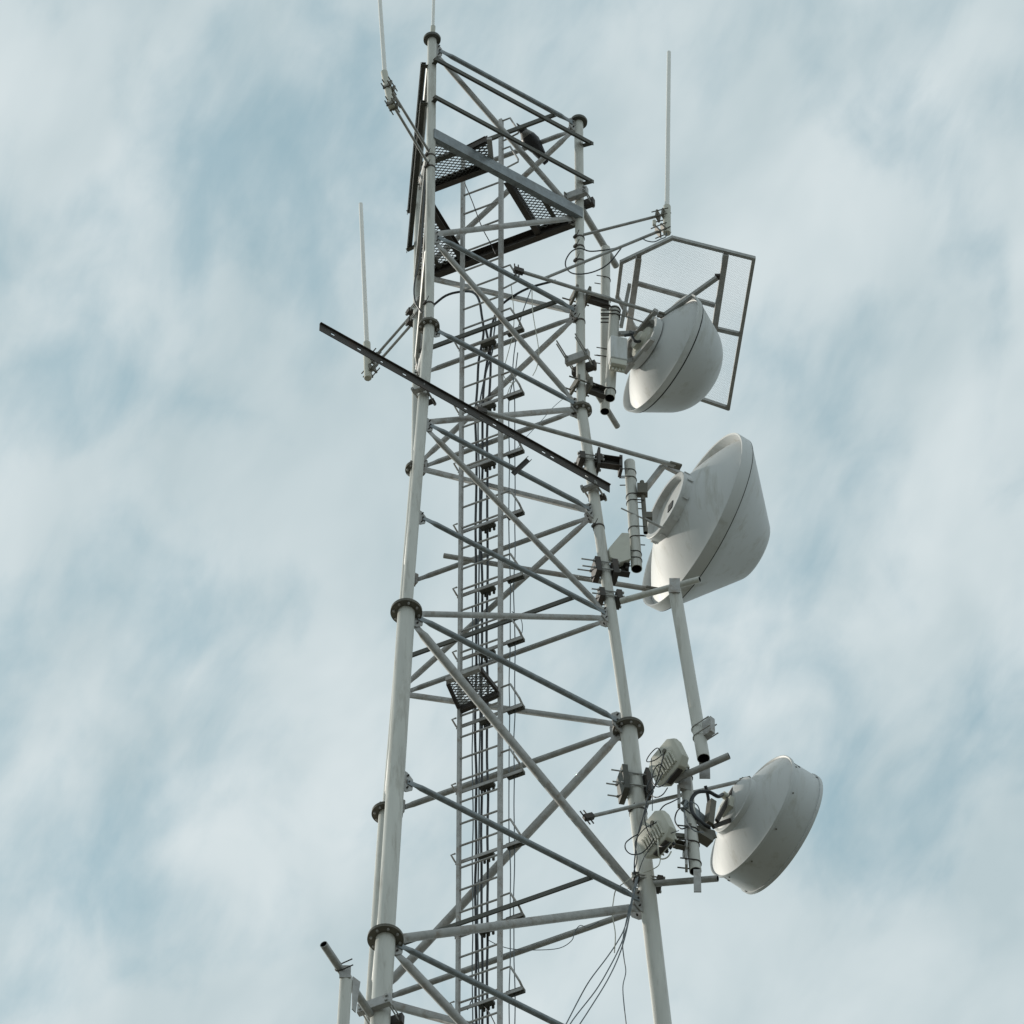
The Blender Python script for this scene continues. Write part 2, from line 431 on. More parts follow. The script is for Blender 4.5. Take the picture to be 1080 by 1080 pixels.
cable('coax_cable', col([(523, 336), (521, 352), (519, 372), (512, 395), (506, 425)]+wob(505.2, 455, 1180, 1.6, 21, 52), .21), .008, 'cablegrey', 'grey feeder cable wandering between the left and middle black ones', GF)
GT = 'thin wires beside the ladder'
cable('thin_wire', col([(546, 372), (543, 395)]+wob(537.5, 420, 1180, 1.0, 4, 33), .1), .0055, 'cablegrey', 'thin grey wire hanging just outside the ladder, inner of two', GT, 'wire')
cable('thin_wire', col([(562, 300), (548, 340), (541, 385)]+wob(542.5, 420, 1180, .9, 5, 33), .1), .0055, 'cablegrey', 'thin grey wire hanging just outside the ladder, outer of two', GT, 'wire')
cable('thin_wire', col([(539, 300), (542, 330), (541, 352), (536, 372), (531, 395), (540, 404), (545, 400), (538, 408), (534, 420)], .06), .004, 'cord', 'pale looped cord tied beside the upper ladder hoop', None, 'cord')
cable('thin_wire', [F('AB', x, y, -.03) for x, y in [(561, 303), (561.5, 325), (564, 343), (567, 360), (568.5, 375), (566, 388), (562, 396)]], .0045, 'cord', 'pale cord dangling from the clamp on the upper cross brace', None, 'cord')
cable('thin_wire', [F('AB', x, y, -.02) for x, y in [(597, 418), (583, 430), (570, 445), (556, 460), (546, 472)]], .003, 'cablegrey', 'fine wire stretched diagonally below the right leg flange', None, 'wire')
cable('thin_wire', [pY(x, y, AY+.1) for x, y in [(490, 193), (499, 215), (508, 239), (517, 256), (523, 268)]], .005, 'black', 'thin dark rope hanging through the platform opening', None, 'rope')
cable('thin_wire', col([(540, 645), (549, 652), (551, 664), (548, 674)], .1), .004, 'cablegrey', 'short curled wire end beside the ladder bracket under the middle braces', None, 'wire')
cable('thin_wire', col([(514, 991), (526, 997), (541, 1001), (566, 1002), (590, 1000), (603, 992), (606, 983), (612, 976), (620, 978), (632, 972)], .25), .004, 'cablegrey', 'thin wire trailing from the ladder to the lower right brace', None, 'wire')
cable('thin_wire', col([(493, 1065), (500, 1053), (512, 1062), (522, 1080), (530, 1100)], .1), .005, 'black', 'short black cable splayed under the lowest ladder bracket', None, 'cable')

# ------------------------------------------------------------------ clamp collars on legs
def collar(l, y, dirn, half, label, group='bolted clamp collars on the legs', hh=.05, rods=.0, rodm='galv', parent_name='clamp_collar', fm='galv2', bm='dark'):
    p = legy(l, y); d = (leg(l, p.z+.3)-leg(l, p.z-.3)).normalized(); r = legr(p.z)
    n = d.cross(dirn).normalized()
    if n.y > 0: n = -n                            # n faces the camera side
    t = thing(parent_name, p, label, 'clamp', group)
    b = MB(); b.channel(p+n*(r+.045), p+n*(r+.045)+dirn*.0001, hh*2, .04, .007, d, -n) if False else None
    b = MB(); b.bar(p+n*(r+.032)-dirn*half, p+n*(r+.032)+dirn*half, .055, hh*2, d); b.build('clamp_bar', fm, t, .004)
    b = MB(); b.bar(p-n*(r+.032)-dirn*half, p-n*(r+.032)+dirn*half, .055, hh*2, d); b.build('clamp_bar', bm, t, .004)
    for sgn in (-1, 1):
        for dz in (-.5, .5):
            c = p+dirn*(sgn*half*.8)+d*(dz*hh)
            b = MB(); b.tube(c-n*(r+.075), c+n*(r+.075+rods), .0075, n=8)
            b.tube(c+n*(r+.062), c+n*(r+.078), .015, n=6); b.tube(c-n*(r+.078), c-n*(r+.062), .015, n=6)
            b.build('threaded_rod', rodm, t)
    return t, p, d, n, r
collar('B', 211, DBC, .125, 'bolted clamp collar on the right leg just under the top platform', rods=.02)
collar('B', 383, DBC, .125, 'clamp collar with two long raised rods beside the upper dish', rods=.22)
DL = V((-.25, .97, 0))
collar('B', 487, DL, .085, 'dark clamp collar where the long punched bar meets the right leg', hh=.05, fm='dark')
collar('B', 602, DL, .085, 'dark clamp collar left of the black pipe end by the large dish', hh=.10, fm='dark', rods=.12)
collar('B', 631, DL, .08, 'black clamp collar holding the pale stub pipe under the large dish', hh=.06, fm='dark', rods=.06)
collar('B', 829, DL, .11, 'dark clamp collar with rods projecting left beside the upper radio unit', hh=.16, rods=.09, fm='olive')
collar('B', 931, DL, .09, 'clamp collar at the root of the lowest stub pipe on the right leg', hh=.035, fm='dark')
collar('A', 1070, DBC, .16, 'wide clamp collar at the foot of the near left leg', hh=.06)
collar('A', 418, DBC, .075, 'thin strap clamp round the near left leg beneath the punched bar', hh=.012)
collar('B', 520, DBC, .085, 'thin strap clamp on the right leg just under the punched bar', hh=.02)

# ------------------------------------------------------------------ stub tubes with hanging poles
def strut(name, P, Q, r, m, label, cat, group=None, plates=()):
    t = thing(name, P, label, cat, group)
    b = MB(); b.pipe(P, Q, r, .005, 14, .1); b.build('tube', m, t)
    return t
# upper pole held away from the right leg
pu = legy('B', 216); dR = NBC
t = thing('mount_pole', pu+NBC*.46, 'pale vertical pole held off the right leg behind the upper dish', 'pole', 'equipment mounting poles')
b = MB(); b.pipe(pu+NBC*.06-Z*.01, pu+NBC*.86-Z*.01, .035, .005, 14, .1); b.build('stub_tube', ['galv', 'black'], t)
pl_ = legy('B', 385)
b = MB(); b.pipe(pl_+NBC*.06-Z*.03, pl_+NBC*.84-Z*.03, .03, .005, 14, .1); b.build('stub_tube', ['galv', 'black'], t)
qt = pY(638.7, 262, (pu+NBC*.50).y); qb = pY(638, 434, (pu+NBC*.50).y)
b = MB(); b.pipe(qt, qb, .047, .005, 20); b.build('pole', ['leg', 'black'], t)
b = MB()
for y in (296, 318, 372, 380, 414): b.ubolt(pY(638.5, y, qt.y), Z, .05, -V((1, .2, 0)).normalized(), .005)
b.build('strap', 'dark', t)
# pole at the lower left corner
pa = pY(391, 1070, legy('A', 1070).y-.06)
t = thing('mount_pole', pa-NBC*.56, 'pale vertical pole under a stub tube at the bottom left', 'pole', 'equipment mounting poles')
b = MB(); b.pipe(pa, pa-NBC*.93, .036, .006, 18, .2); b.build('stub_tube', ['galv', 'black'], t)
yp = (pa-NBC*.56).y
b = MB(); b.pipe(pY(365, 1031, yp), pY(359, 1130, yp-.02), .054, .005, 20); b.build('pole', ['leg', 'black'], t)
b = MB(); b.poly([pY(372, 1030, yp+.02), pY(380, 1036, yp+.06), pY(375, 1068, yp+.06), pY(371, 1064, yp+.02)], V((.35, -.93, 0)), .012); b.build('hanger_plate', 'galv2', t)
b = MB(); b.box(pY(364, 1025, yp-.05), V((.05, .0, 0)), V((0, .008, 0)), Z*.075); b.build('saddle_plate', 'galv2', t)
b = MB(); b.ubolt(pa-NBC*.62, -NBC, .04, V((1, .2, .1)).normalized(), .006, .09); b.build('strap', 'dark', t)

# ------------------------------------------------------------------ punched angle bar across the front
P, Q = F('AB', 337, 345, .12), F('AB', 643, 516, .12)
b = MB(); d = (Q-P).normalized(); n = plane('AB', P.z)[1]; u = n.cross(d).normalized()
if u.z < 0: u = -u
# web as two strips with bridges so the holes are real openings
Lg = (Q-P).length; W = .105; hs = .018
holes = [Lg*k for k in (.045, .135, .21, .29, .50, .555, .60, .66, .77, .80, .92)]
b.bar(P+u*(W/2-.020), Q+u*(W/2-.020), .007, .040, u); b.bar(P-u*(W/2-.020), Q-u*(W/2-.020), .007, .040, u)
prev = 0
for h in holes+[Lg+.02]:
    a0, a1 = P+d*prev, P+d*min(Lg, h-.02); b.bar(a0, a1, .0068, .025, u); prev = h+.02
o2 = u*(W/2+.0037)+n*.01; b.bar(P+o2, Q+o2, .026, .007, u)
bar = b.build('punched_angle_bar', 'dark'); tag(bar, 'long dark punched steel bar slanting across the front of the tower', 'steel bar')
# small loose plate on a cross brace
P, Q = F('AB', 541, 500, .04), F('AB', 557, 485, .04)
b = MB(); b.channel(P, Q, .05, .03, .006, plane('AB', P.z)[1].cross((Q-P).normalized()), plane('AB', P.z)[1]); tag(b.build('clip_bracket', 'dark'), 'small dark clip bracket fastened across a middle cross brace', 'bracket')

# ------------------------------------------------------------------ whip antennas
GW = 'white whip antennas'
def whip(px0, px1, Y, base_px, arms, label, r=.022, clampdir=None):
    p0, p1 = pY(*px0, Y), pY(*px1, Y)
    t = thing('whip_antenna', p1, label, 'antenna', GW)
    b = MB(); b.tube(p1, p0, r, r*.85, 12); b.lathe(p0, (p0-p1), [(0, r*.85), (.01, r*.6), (.015, 0)], 12); b.build('rod', 'whip', t)
    if base_px:
        q = pY(*base_px, Y); b = MB(); b.tube(p1+(p1-q).normalized()*.06, q, r*1.55, n=14); b.build('base_sleeve', 'cream', t)
    for P, Q, rr in arms:
        b = MB(); b.tube(P, Q, rr, n=10); b.build('support_arm', 'galv', t)
        d = (P-Q).normalized()
        b = MB(); c = Q
        for s_ in (-1, 1):
            b.box(c+d*(s_*.032), d*.008, frame(d)[1]*.05, frame(d)[2]*.045)
            for e in (-1, 1):
                k = frame(d)[2]*(.035*e)+frame(d)[1]*(.04*s_)
                b.tube(c+k-d*.09, c+k+d*.09, .006, n=6)
        b.build('mount_clamp', 'flange', t)
    return t
yA = legy('A', 160)
Ya = (yA-NBC*.78).y
whip((398, -38), (406, 80), Ya, (413, 113), [(legy('A', 163)-NBC*.03, pY(410.5, 92, Ya), .014), (legy('A', 177)-NBC*.03, pY(414, 110, Ya), .014)], 'white whip antenna held out left of the near leg top by two thin arms')
tA = leg('A', ZN[-2]+.17)
whip((459, -60), (456.5, 32), tA.y, (456, 41), [], 'white whip antenna standing on the cap of the near left leg', .016)
pc = legy('C', 330); dC = V((math.cos(ANG['C']), math.sin(ANG['C']), 0)); Yc = (pc+dC*.62).y
whip((380.5, 215), (387, 366), Yc, (388, 399), [(legy('C', 325)+dC*.02, pY(394, 378, Yc), .014), (legy('C', 335)+dC*.02, pY(391, 391, Yc), .014)], 'white whip antenna above the left end of the dark punched bar', .024)
pb = legy('B', 250); L4 = DBC*.84; Yb = (pb+L4).y
whip((705.5, 55), (703.5, 222), Yb, (703.5, 246), [(legy('B', 249)+DBC*.03, pY(697, 227, Yb), .0155), (F('AB', 573, 294, .03), pY(697, 243, Yb), .0155)], 'white whip antenna on two arms right of the tower above the mesh guard', .024)
b = MB(); c0 = pY(690, 233, Yb); b.tube(c0, c0-Z*.07, .018, n=10)
cable('antenna_lead', [pY(x, y, Yb) for x, y in [(703, 246), (702, 250), (697, 252), (690, 255), (682, 254), (677, 251)]], .006, 'cablegrey', 'short grey lead looping under the right whip antenna')
b.build('connector_cap', 'cream', bpy.data.objects['whip_antenna.003'])
by = legy('B', 268).y
cable('antenna_lead', [pY(x, y, by+o_) for x, y, o_ in [(657, 259, -.25), (648, 262, -.2), (636, 264, -.12), (622, 265, -.07), (612, 262, -.07), (603, 265, -.07), (597, 274, -.05), (597, 282, -.05), (603, 288, -.06), (614, 289, -.07), (628, 286, -.12), (642, 278, -.2), (655, 262, -.25)]], .007, 'cable', 'black lead looped round the right leg under the whip antenna arm')
cable('antenna_lead', [pY(x, y, legy('A', y).y-.06) for x, y in [(448, 190), (446, 230), (443, 270), (437, 300), (438, 318), (445, 330)]], .008, 'cable', 'dark lead running down the outer side of the near left leg')
# struts
def brace_strut(P, Q, r, label, m='galv', clamp='dark'):
    t = thing('stay_strut', P, label, 'strut', 'dish stay struts')
    b = MB(); b.tube(P, Q, r, n=12); b.build('tube', m, t)
    d = (Q-P).normalized(); _, u, w = frame(d)
    if clamp:
      b = MB(); b.box(P+d*.02, d*.05, u*.03, w*.024); b.tube(P+d*.02-u*.09, P+d*.02+u*.09, .008, n=6); b.tube(P-d*.02-u*.09, P-d*.02+u*.09, .008, n=6); b.build('end_clamp', clamp, t, .004)
    b = MB(); b.box(Q-d*.0, d*.06, u*.012, w*.032); b.tube(Q-u*.035, Q+u*.035, .011, n=6); b.build('end_fork', 'flange', t)
    return t

# ------------------------------------------------------------------ dishes
def blunt(r_a, t_a, r_b, t_b, rho):              # blunt cone with a rounded nose, as (t, r) pairs
    th0 = math.atan((r_a-r_b)/(t_b-t_a)); out = [(t_a+(t_b-t_a)*k, r_a+(r_b-r_a)*k) for k in (0, .2, .4, .6, .8, 1.0)]
    tc_, rc_ = t_b-rho*math.sin(th0), r_b-rho*math.cos(th0)
    for i in range(1, 13):
        a = th0+(math.pi/2-th0)*i/12; out.append((tc_+rho*math.sin(a), max(0, rc_+rho*math.cos(a))))
    return out+[(tc_+rho+.004, rc_*.5), (tc_+rho+.006, 0)]
def axis(phi, tau):
    phi, tau = math.radians(phi), math.radians(tau)
    return V((math.cos(phi)*math.cos(tau), math.sin(phi)*math.cos(tau), -math.sin(tau)))
GD = 'microwave dish antennas'
# upper dish -------------------------------------------------------
def dish_dims(px_len, p): return px_len*((p-EYE).dot(FW))/FOC
B375 = legy('B', 370)
pipe1Y = B375.y+.12
D1 = axis(33, 6); c1 = pY(701.5, 375, pipe1Y+.28); R1 = dish_dims(66, c1)
t1 = thing('microwave_dish', c1, 'upper white dish with a bulging round radome beneath the mesh guard', 'dish antenna', GD)
RH1, DH1 = .285, .205
b = MB(); prof = [(-DH1, RH1*.98)]
for i in range(1, 13):
    k = i/12; r = RH1+(R1-RH1)*k; prof.append((-DH1*(1-((r*r-RH1*RH1)/(R1*R1-RH1*RH1))), r))
prof += [(-.006, R1+.008)]
b.lathe(c1, D1, prof, 72, (True, False)); b.build('reflector', 'reflector', t1)
b = MB(); b.lathe(c1, D1, [(-.002, R1+.006), (-.055, R1+.030), (-.058, R1+.043), (-.05, R1+.044), (.014, R1+.024), (.018, R1+.012)], 72, (False, False)); b.build('rim', 'reflector', t1)
b = MB(); b.lathe(c1, D1, [(.018, R1+.014), (.030, R1+.014), (.030, R1+.004)], 72, (False, False)); b.build('gasket', 'black', t1)
b = MB(); prof = blunt(R1+.008, .028, .475, .30, .46)
b.lathe(c1, D1, prof, 72, (False, True)); b.build('radome', 'radome', t1)
b = MB(); b.lathe(c1-D1*(DH1-.001), D1, [(-.012, RH1*.985), (-.085, RH1*.985), (-.085, RH1*.86), (-.005, RH1*.86), (-.004, .02)], 56, (False, True)); hub = b.build('hub_ring', 'reflector', t1)
_, u1, w1 = frame(D1)
b = MB(); b.lathe(c1-D1*(DH1+.02), -D1, [(0, .17), (.06, .165), (.065, .1), (.11, .09), (.115, .02), (.115, 0)], 40, (False, True)); b.build('feed_housing', 'cream', hub)
hub1 = c1-D1*(DH1+.085)
# square mounting frame behind the hub
b = MB()
for s_ in (-1, 1):
    b.bar(hub1+u1*(.24*s_)-w1*.25, hub1+u1*(.24*s_)+w1*.25, .05, .05, u1)
b.bar(hub1-w1*.23-u1*.21, hub1-w1*.23+u1*.21, .05, .05, w1)
b.build('mount_frame', 'galv2', t1, .004)
p1t, p1b = pY(648.5, 326, pipe1Y), pY(643, 420, pipe1Y)
for k in (.28, .62):
    b = MB(); pp = p1t*(1-k)+p1b*k; b.bar(pp+V((.05, 0, 0)), hub1+u1*(.24 if k < .4 else -.2)-w1*.1, .045, .045, Z)
    b.build('mount_arm', 'galv', t1, .004)
b = MB(); b.path([p1t*.5+p1b*.5+V((.12, -.1, .15)), p1t*.5+p1b*.5+V((.2, -.12, .16)), hub1+V((-.1, -.1, .02)), hub1+V((-.06, -.12, -.14)), hub1+V((.0, -.05, -.06))], .015, 8); b.build('waveguide', 'cable', t1)
b = MB(); b.tube(pY(652, 331, pipe1Y-.05), pY(688, 343, pipe1Y+.1), .008, n=8); b.build('adjust_rod', 'galv', t1)
for i in range(6):
    pass
# its pipe and brackets
t = thing('mount_pole', p1b, 'short pale pipe with open black end carrying the upper dish', 'pole', 'equipment mounting poles')
b = MB(); b.pipe(p1t, p1b, .052, .006, 22); b.build('pole', ['leg', 'black'], t)
b = MB()
for k in (.02, .06, .10, .93): b.ubolt(p1t*(1-k)+p1b*k, Z, .055, -V((1, 0, 0)), .007, .08)
b.build('strap', 'dark', t)
for yb, yq in ((313, 322), (408, 410)):
    P = legy('B', yb); Q = pY(646 if yb < 350 else 641, yq, pipe1Y); dd = (Q-P); dd.z = 0; L_ = dd.length; dd.normalize(); ss = dd.cross(Z)
    b = MB(); b.channel(P+dd*.06, P+dd*(L_-.04), .13, .05, .008, Z, ss); b.build('bracket_arm', 'dark', t)
    b = MB(); b.box(P-dd*.065, dd*.012, ss*.10, Z*.05); b.box(P+dd*.065, dd*.012, ss*.11, Z*.065)
    for e in (-1, 1): b.tube(P+ss*(.075*e)-dd*.16, P+ss*(.075*e)+dd*.12, .008, n=6)
    b.build('bracket_clamp', 'flange', t)
# radio unit on that pipe
rc = pY(651.5, 371, pipe1Y-.14)
t = thing('radio_unit', rc, 'pale boxy radio unit strapped to the pipe beside the upper dish', 'radio unit', 'radio units')
rx = V((.97, .24, 0)); ry = V((-.24, .97, 0))
b = MB(); b.box(rc, rx*.085, ry*.06, Z*.17); b.build('housing', 'reflector', t, .015)
b = MB(); b.box(rc-Z*.21, rx*.078, ry*.052, Z*.038); 
for i in range(4): b.tube(rc-Z*.248+rx*(-.05+i*.033), rc-Z*.29+rx*(-.05+i*.033), .012, n=8)
b.build('connector_block', 'cream', t, .006)
b = MB(); b.box(rc+ry*.075, rx*.05, ry*.0145, Z*.13); b.build('mount_plate', 'flange', t)
# middle big dish --------------------------------------------------
D2 = axis(30, 6.5); B540 = legy('B', 540); pipe2Y = B540.y+.06
c2 = pY(738, 552, pipe2Y+.33); R2 = dish_dims(98.5, c2)
t2 = thing('microwave_dish', c2, 'largest white dish with broad rim band and blunt cone radome', 'dish antenna', GD)
RH2, DH2 = dish_dims(39.5, c2), .30
b = MB(); prof = [(-DH2, RH2)]
for i in range(1, 17):
    k = i/16; r = RH2+(R2-RH2)*k; prof.append((-DH2*(1-((r*r-RH2*RH2)/(R2*R2-RH2*RH2))**.85), r))
b.lathe(c2, D2, prof, 96, (False, False)); b.build('reflector', 'reflector', t2)
b = MB(); b.lathe(c2, D2, [(.0, R2-.002), (-.085, R2+.018), (-.09, R2+.034), (-.08, R2+.037), (.03, R2+.032), (.03, R2+.012)], 96, (False, False)); b.build('rim_band', 'reflector', t2)
b = MB(); b.lathe(c2, D2, [(.0305, R2+.0315), (.038, R2+.0315), (.038, R2+.008)], 96, (False, False)); b.build('gasket', 'black', t2)
b = MB(); prof = [(.034, R2+.026)]+blunt(R2+.016, .05, .31, .60, .17)
b.lathe(c2, D2, prof, 96, (False, True)); b.build('radome', 'radome', t2)
hub2 = c2-D2*DH2
b = MB(); b.lathe(hub2, D2, [(.004, RH2+.002), (-.09, RH2+.002), (-.095, RH2-.004), (-.095, RH2-.045), (-.03, RH2-.05), (-.028, .06), (-.028, .02)], 72, (False, True)); hr = b.build('hub_ring', 'reflector', t2)
_, u2, w2 = frame(D2)
b = MB(); b.box(hub2-D2*.03+u2*.02, u2*.055, w2*.04, D2*.006); b.build('feed_port', 'black', hr)
for i in range(10):
    b = MB(); a = 2*math.pi*i/10+.2; q = hub2-D2*.03+(u2*math.cos(a)+w2*math.sin(a))*(RH2+.012)
    tg = (-u2*math.sin(a)+w2*math.cos(a)); b.box(q, tg*.016, D2*.028, (u2*math.cos(a)+w2*math.sin(a))*.006)
    b.build('hub_lug', 'reflector', hr)
# its pipe
p2t, p2b = pY(664, 488, pipe2Y), pY(671.5, 600, pipe2Y-.03)
t = thing('mount_pole', p2b, 'pale strapped pipe with open black end left of the largest dish', 'pole', 'equipment mounting poles')
b = MB(); b.pipe(p2t, p2b, .053, .006, 24); b.build('pole', ['leg', 'black'], t)
b = MB(); dp = (p2b-p2t).normalized()
for k in (.10, .17, .33, .39, .64, .73, .87, .93): b.ubolt(p2t*(1-k)+p2b*k, dp, .0555, V((1, .1, 0)) if .2 < k < .75 else -V((1, 0, 0)), .0055, .05)
b.build('strap', 'dark', t)
P = legy('B', 487); Q = pY(660, 493, pipe2Y); dd = Q-P; dd.z = 0; L_ = dd.length; dd.normalize()
b = MB(); b.channel(P+dd*.05-Z*.0, P+dd*(L_-.05), .13, .06, .008, Z, dd.cross(Z)); b.box(P+dd*.085+V((0, -.02, .0)), dd*.012, Z*.12, dd.cross(Z)*.08); b.box(P+dd*(L_-.055), dd*.015, Z*.11, dd.cross(Z)*.05); b.build('bracket_arm', 'dark', t)
P = legy('B', 598); Q = pY(668, 590, pipe2Y); dd = Q-P; dd.z = 0; L_ = dd.length; dd.normalize(); sd = dd.cross(Z)
b = MB(); yb_ = pipe2Y-.07
b.poly([pY(x, y, yb_) for x, y in ((641, 581), (655, 564.5), (663, 565), (664.5, 592), (653, 596), (643, 590))], V((.25, -.97, 0)), .07); b.build('bracket_plate', 'cream', t, .004)
b = MB(); b.channel(P+dd*.055-Z*.03, P+dd*(L_-.045)-Z*.03, .14, .06, .008, Z, sd); b.box(P+dd*(L_-.07)+Z*.16, dd*.014, Z*.17, sd*.035); b.build('bracket_arm', 'dark', t)
# carriers between pipe 2 and hub 2
top2 = hub2-D2*.05+Z*(RH2*.9)
b = MB(); e1 = pY(675, 523, pipe2Y-.02); e2 = pY(699, 492, pipe2Y-.1)
b.bar(e1, e2, .05, .05, Z); b.build('mount_arm', 'galv', t2, .004)
b = MB(); b.bar(pY(698, 490, pipe2Y-.1), pY(722, 502, pipe2Y+.05), .035, .05, Z); b.build('mount_plate', 'galv2', t2, .003)
b = MB(); b.pipe(pY(677, 508, pipe2Y-.03), pY(681, 562, pipe2Y-.03), .022, .004, 14, .1); b.box(pY(677.5, 517, pipe2Y-.04), V((.05, 0, 0)), V((0, .035, 0)), Z*.07); b.box(pY(683, 545, pipe2Y-.02), V((.045, 0, 0)), V((0, .03, 0)), Z*.04); b.build('pivot_tube', ['flange', 'black'], t2)
b = MB(); b.tube(pY(655, 536, pipe2Y-.1), pY(700, 557, pipe2Y+.02), .0075, n=8); b.tube(pY(680, 547, pipe2Y-.05), pY(697, 556, pipe2Y), .013, n=8); b.build('adjust_rod', 'galv2', t2)
# struts to dishes
brace_strut(F('AB', 506, 433, .03), pY(712, 491, pipe2Y-.1), .023, 'long grey strut running from the tower front to the largest dish hub')
brace_strut(F('BC', 468, 586, -.15), pY(688, 622, pipe2Y+.5), .026, 'pale strut passing behind the ladder to the foot of the largest dish', 'galv2', None)
brace_strut(F('AB', 545, 285, .05), pY(700, 333, hub1.y-.1), .019, 'grey strut crossing the right leg to the upper dish hub')
# lower drum dish --------------------------------------------------
B860 = legy('B', 860); Y3 = B860.y-.28
D3 = axis(35, 6.5); c3 = pY(793.5, 861, Y3+.45); R3 = dish_dims(71.6, c3)
t3 = thing('microwave_dish', c3, 'lowest white drum shaped dish with flat front and shroud seam', 'dish antenna', GD)
RH3, DH3 = .29, .175; L3 = .33
b = MB(); prof = [(-DH3, RH3)]
for i in range(1, 13):
    k = i/12; r = RH3+(R3-RH3)*k; prof.append((-DH3*(1-((r*r-RH3*RH3)/(R3*R3-RH3*RH3))**.8), r))
b.lathe(c3, D3, prof, 84, (True, False)); b.build('reflector', 'reflector', t3)
b = MB(); b.lathe(c3, D3, [(-.002, R3), (-.014, R3+.012), (-.012, R3+.019), (.014, R3+.019), (.017, R3+.004), (.03, R3-.004), (L3-.02, R3-.002), (L3-.02, R3+.010), (L3+.012, R3+.009), (L3+.016, R3-.03)], 84, (False, False)); sh = b.build('shroud', 'radome', t3)
b = MB(); b.lathe(c3, D3, [(L3+.012, R3-.02), (L3+.018, R3*.6), (L3+.02, 0)], 84, (False, True)); b.build('front_cover', 'radome', t3)
_, u3, w3 = frame(D3)
b = MB()
for i in range(40):
    a = 2*math.pi*i/40; e = u3*math.cos(a)+w3*math.sin(a)
    if i % 2 == 0: b.tube(c3+D3*(L3-.004)+e*(R3-.012), c3+D3*(L3-.004)+e*(R3-.004), .0055, n=6)
    if i % 4 == 0: b.tube(c3+D3*.05+e*(R3-.01), c3+D3*.05+e*(R3+.003), .008, n=6)
b.build('rivet_row', 'flange', sh)
for a in (-2.35, -.62, 1.1):
    b = MB(); e = u3*math.cos(a)+w3*math.sin(a); tg = -u3*math.sin(a)+w3*math.cos(a)
    b.bar(c3+D3*.045+e*(R3-.004), c3+D3*(L3-.025)+e*(R3-.016), .006, .006, e)
    for k in (.1, .3): b.box(c3+D3*k+e*(R3-.004)+tg*.02, D3*.01, tg*.01, e*.006)
    b.build('shroud_seam', 'black', sh)
hub3 = c3-D3*DH3
b = MB(); b.lathe(hub3, D3, [(.012, RH3+.004), (-.05, RH3+.004), (-.055, RH3-.004), (-.055, RH3-.03), (-.075, RH3-.05), (-.09, .14), (-.09, .02)], 60, (False, True)); hr3 = b.build('hub_ring', 'reflector', t3)
b = MB(); b.tube(hub3-D3*.09+u3*.05, hub3-D3*.17+u3*.05, .035, n=16); b.box(hub3-D3*.11-u3*.08, D3*.025, u3*.07, w3*.08); b.build('feed_housing', 'cream', hr3)
# lower pipe column and brackets
# stub 1 and tall inclined pole
pst = legy('B', 640); Ystub = lambda x, P: P.y+DBC.y*((x-px(P)[0])/FOC*((P-EYE).dot(FW)))/DBC.x
st1 = thing('mount_pole', pst, 'tall leaning pale pole hung from a stub pipe between two lower dishes', 'pole', 'equipment mounting poles')
s1a, s1b = pY(655, 634, Ystub(655, pst)), pY(738, 611, Ystub(738, pst))
b = MB(); b.pipe(s1a, s1b, .031, .005, 16, .1); b.build('stub_tube', ['leg', 'black'], st1)
mt = pY(711.5, 622, Ystub(711, pst)-.08); mb = pY(742, 800, Ystub(711, pst)-.16)
b = MB(); b.pipe(mt, mb, .060, .006, 24, .3); b.build('pole', ['leg', 'black'], st1)
dm = (mb-mt).normalized()
b = MB(); b.box(mt+V((0, -.07, -.02)), V((.05, 0, 0)), V((0, .006, 0)), Z*.10); b.build('hanger_plate', 'galv2', st1)
b = MB(); b.box(mb+V((0, .0, -.06))+V((.01, .066, 0)), V((.05, 0, 0)), V((0, .006, 0)), Z*.14); b.build('hanger_plate', 'galv2', st1)
b = MB()
for k in (.83, .88): b.ubolt(mt*(1-k)+mb*k, dm, .0635, V((.8, -.6, 0)), .007, .10)
b.box(mt*.15+mb*.85+V((.075, -.05, 0)), V((.02, .02, 0)), V((-.01, .01, 0))*5, Z*.10)
b.build('strap', 'galv2', st1)
s2a, s2b = pY(712, 822, mb.y+.1), pY(769, 797, mb.y-.13)
b = MB(); b.pipe(s2a, s2b, .033, .006, 16, .1); b.build('stub_tube', ['galv2', 'black'], st1)
pst3 = legy('B', 935)
st3 = thing('mount_pole', pst3, 'short pale pipe with open black end holding the lowest dish', 'pole', 'equipment mounting poles')
b = MB(); b.pipe(pY(690, 932, Ystub(690, pst3)), pY(757, 926.5, Ystub(757, pst3)+.08), .031, .005, 16, .1); b.build('stub_tube', ['galv', 'black'], st3)
Y4 = Y3+.02
q1, q2 = pY(723, 815, Y4), pY(733.5, 919, Y4)
b = MB(); b.pipe(q1, q2, .056, .006, 24, .3); b.build('pole', ['leg', 'black'], st3)
dq = (q2-q1).normalized()
b = MB()
for k in (.06, .60, .74, .93): b.ubolt(q1*(1-k)+q2*k, dq, .0595, -V((1, .2, 0)), .007, .09)
b.build('strap', 'dark', st3)
b = MB(); b.box(pY(735.5, 929, Y4-.06), V((.034, 0, 0)), V((0, .006, 0)), Z*.15); b.build('hanger_plate', 'galv2', st3)
b = MB(); b.box(pY(723.5, 890, Y4-.02), V((.012, 0, 0)), V((0, .05, 0)), Z*.33); b.build('hanger_plate', 'galv2', st3)
b = MB(); b.box(pY(722, 826, Y4-.05), V((.05, .02, 0)), V((-.02, .05, 0))*.4, Z*.10); b.box(pY(716, 840, Y4-.06), V((.014, 0, 0)), V((0, .03, 0)), Z*.13); b.build('pipe_clamp', 'galv2', st3)
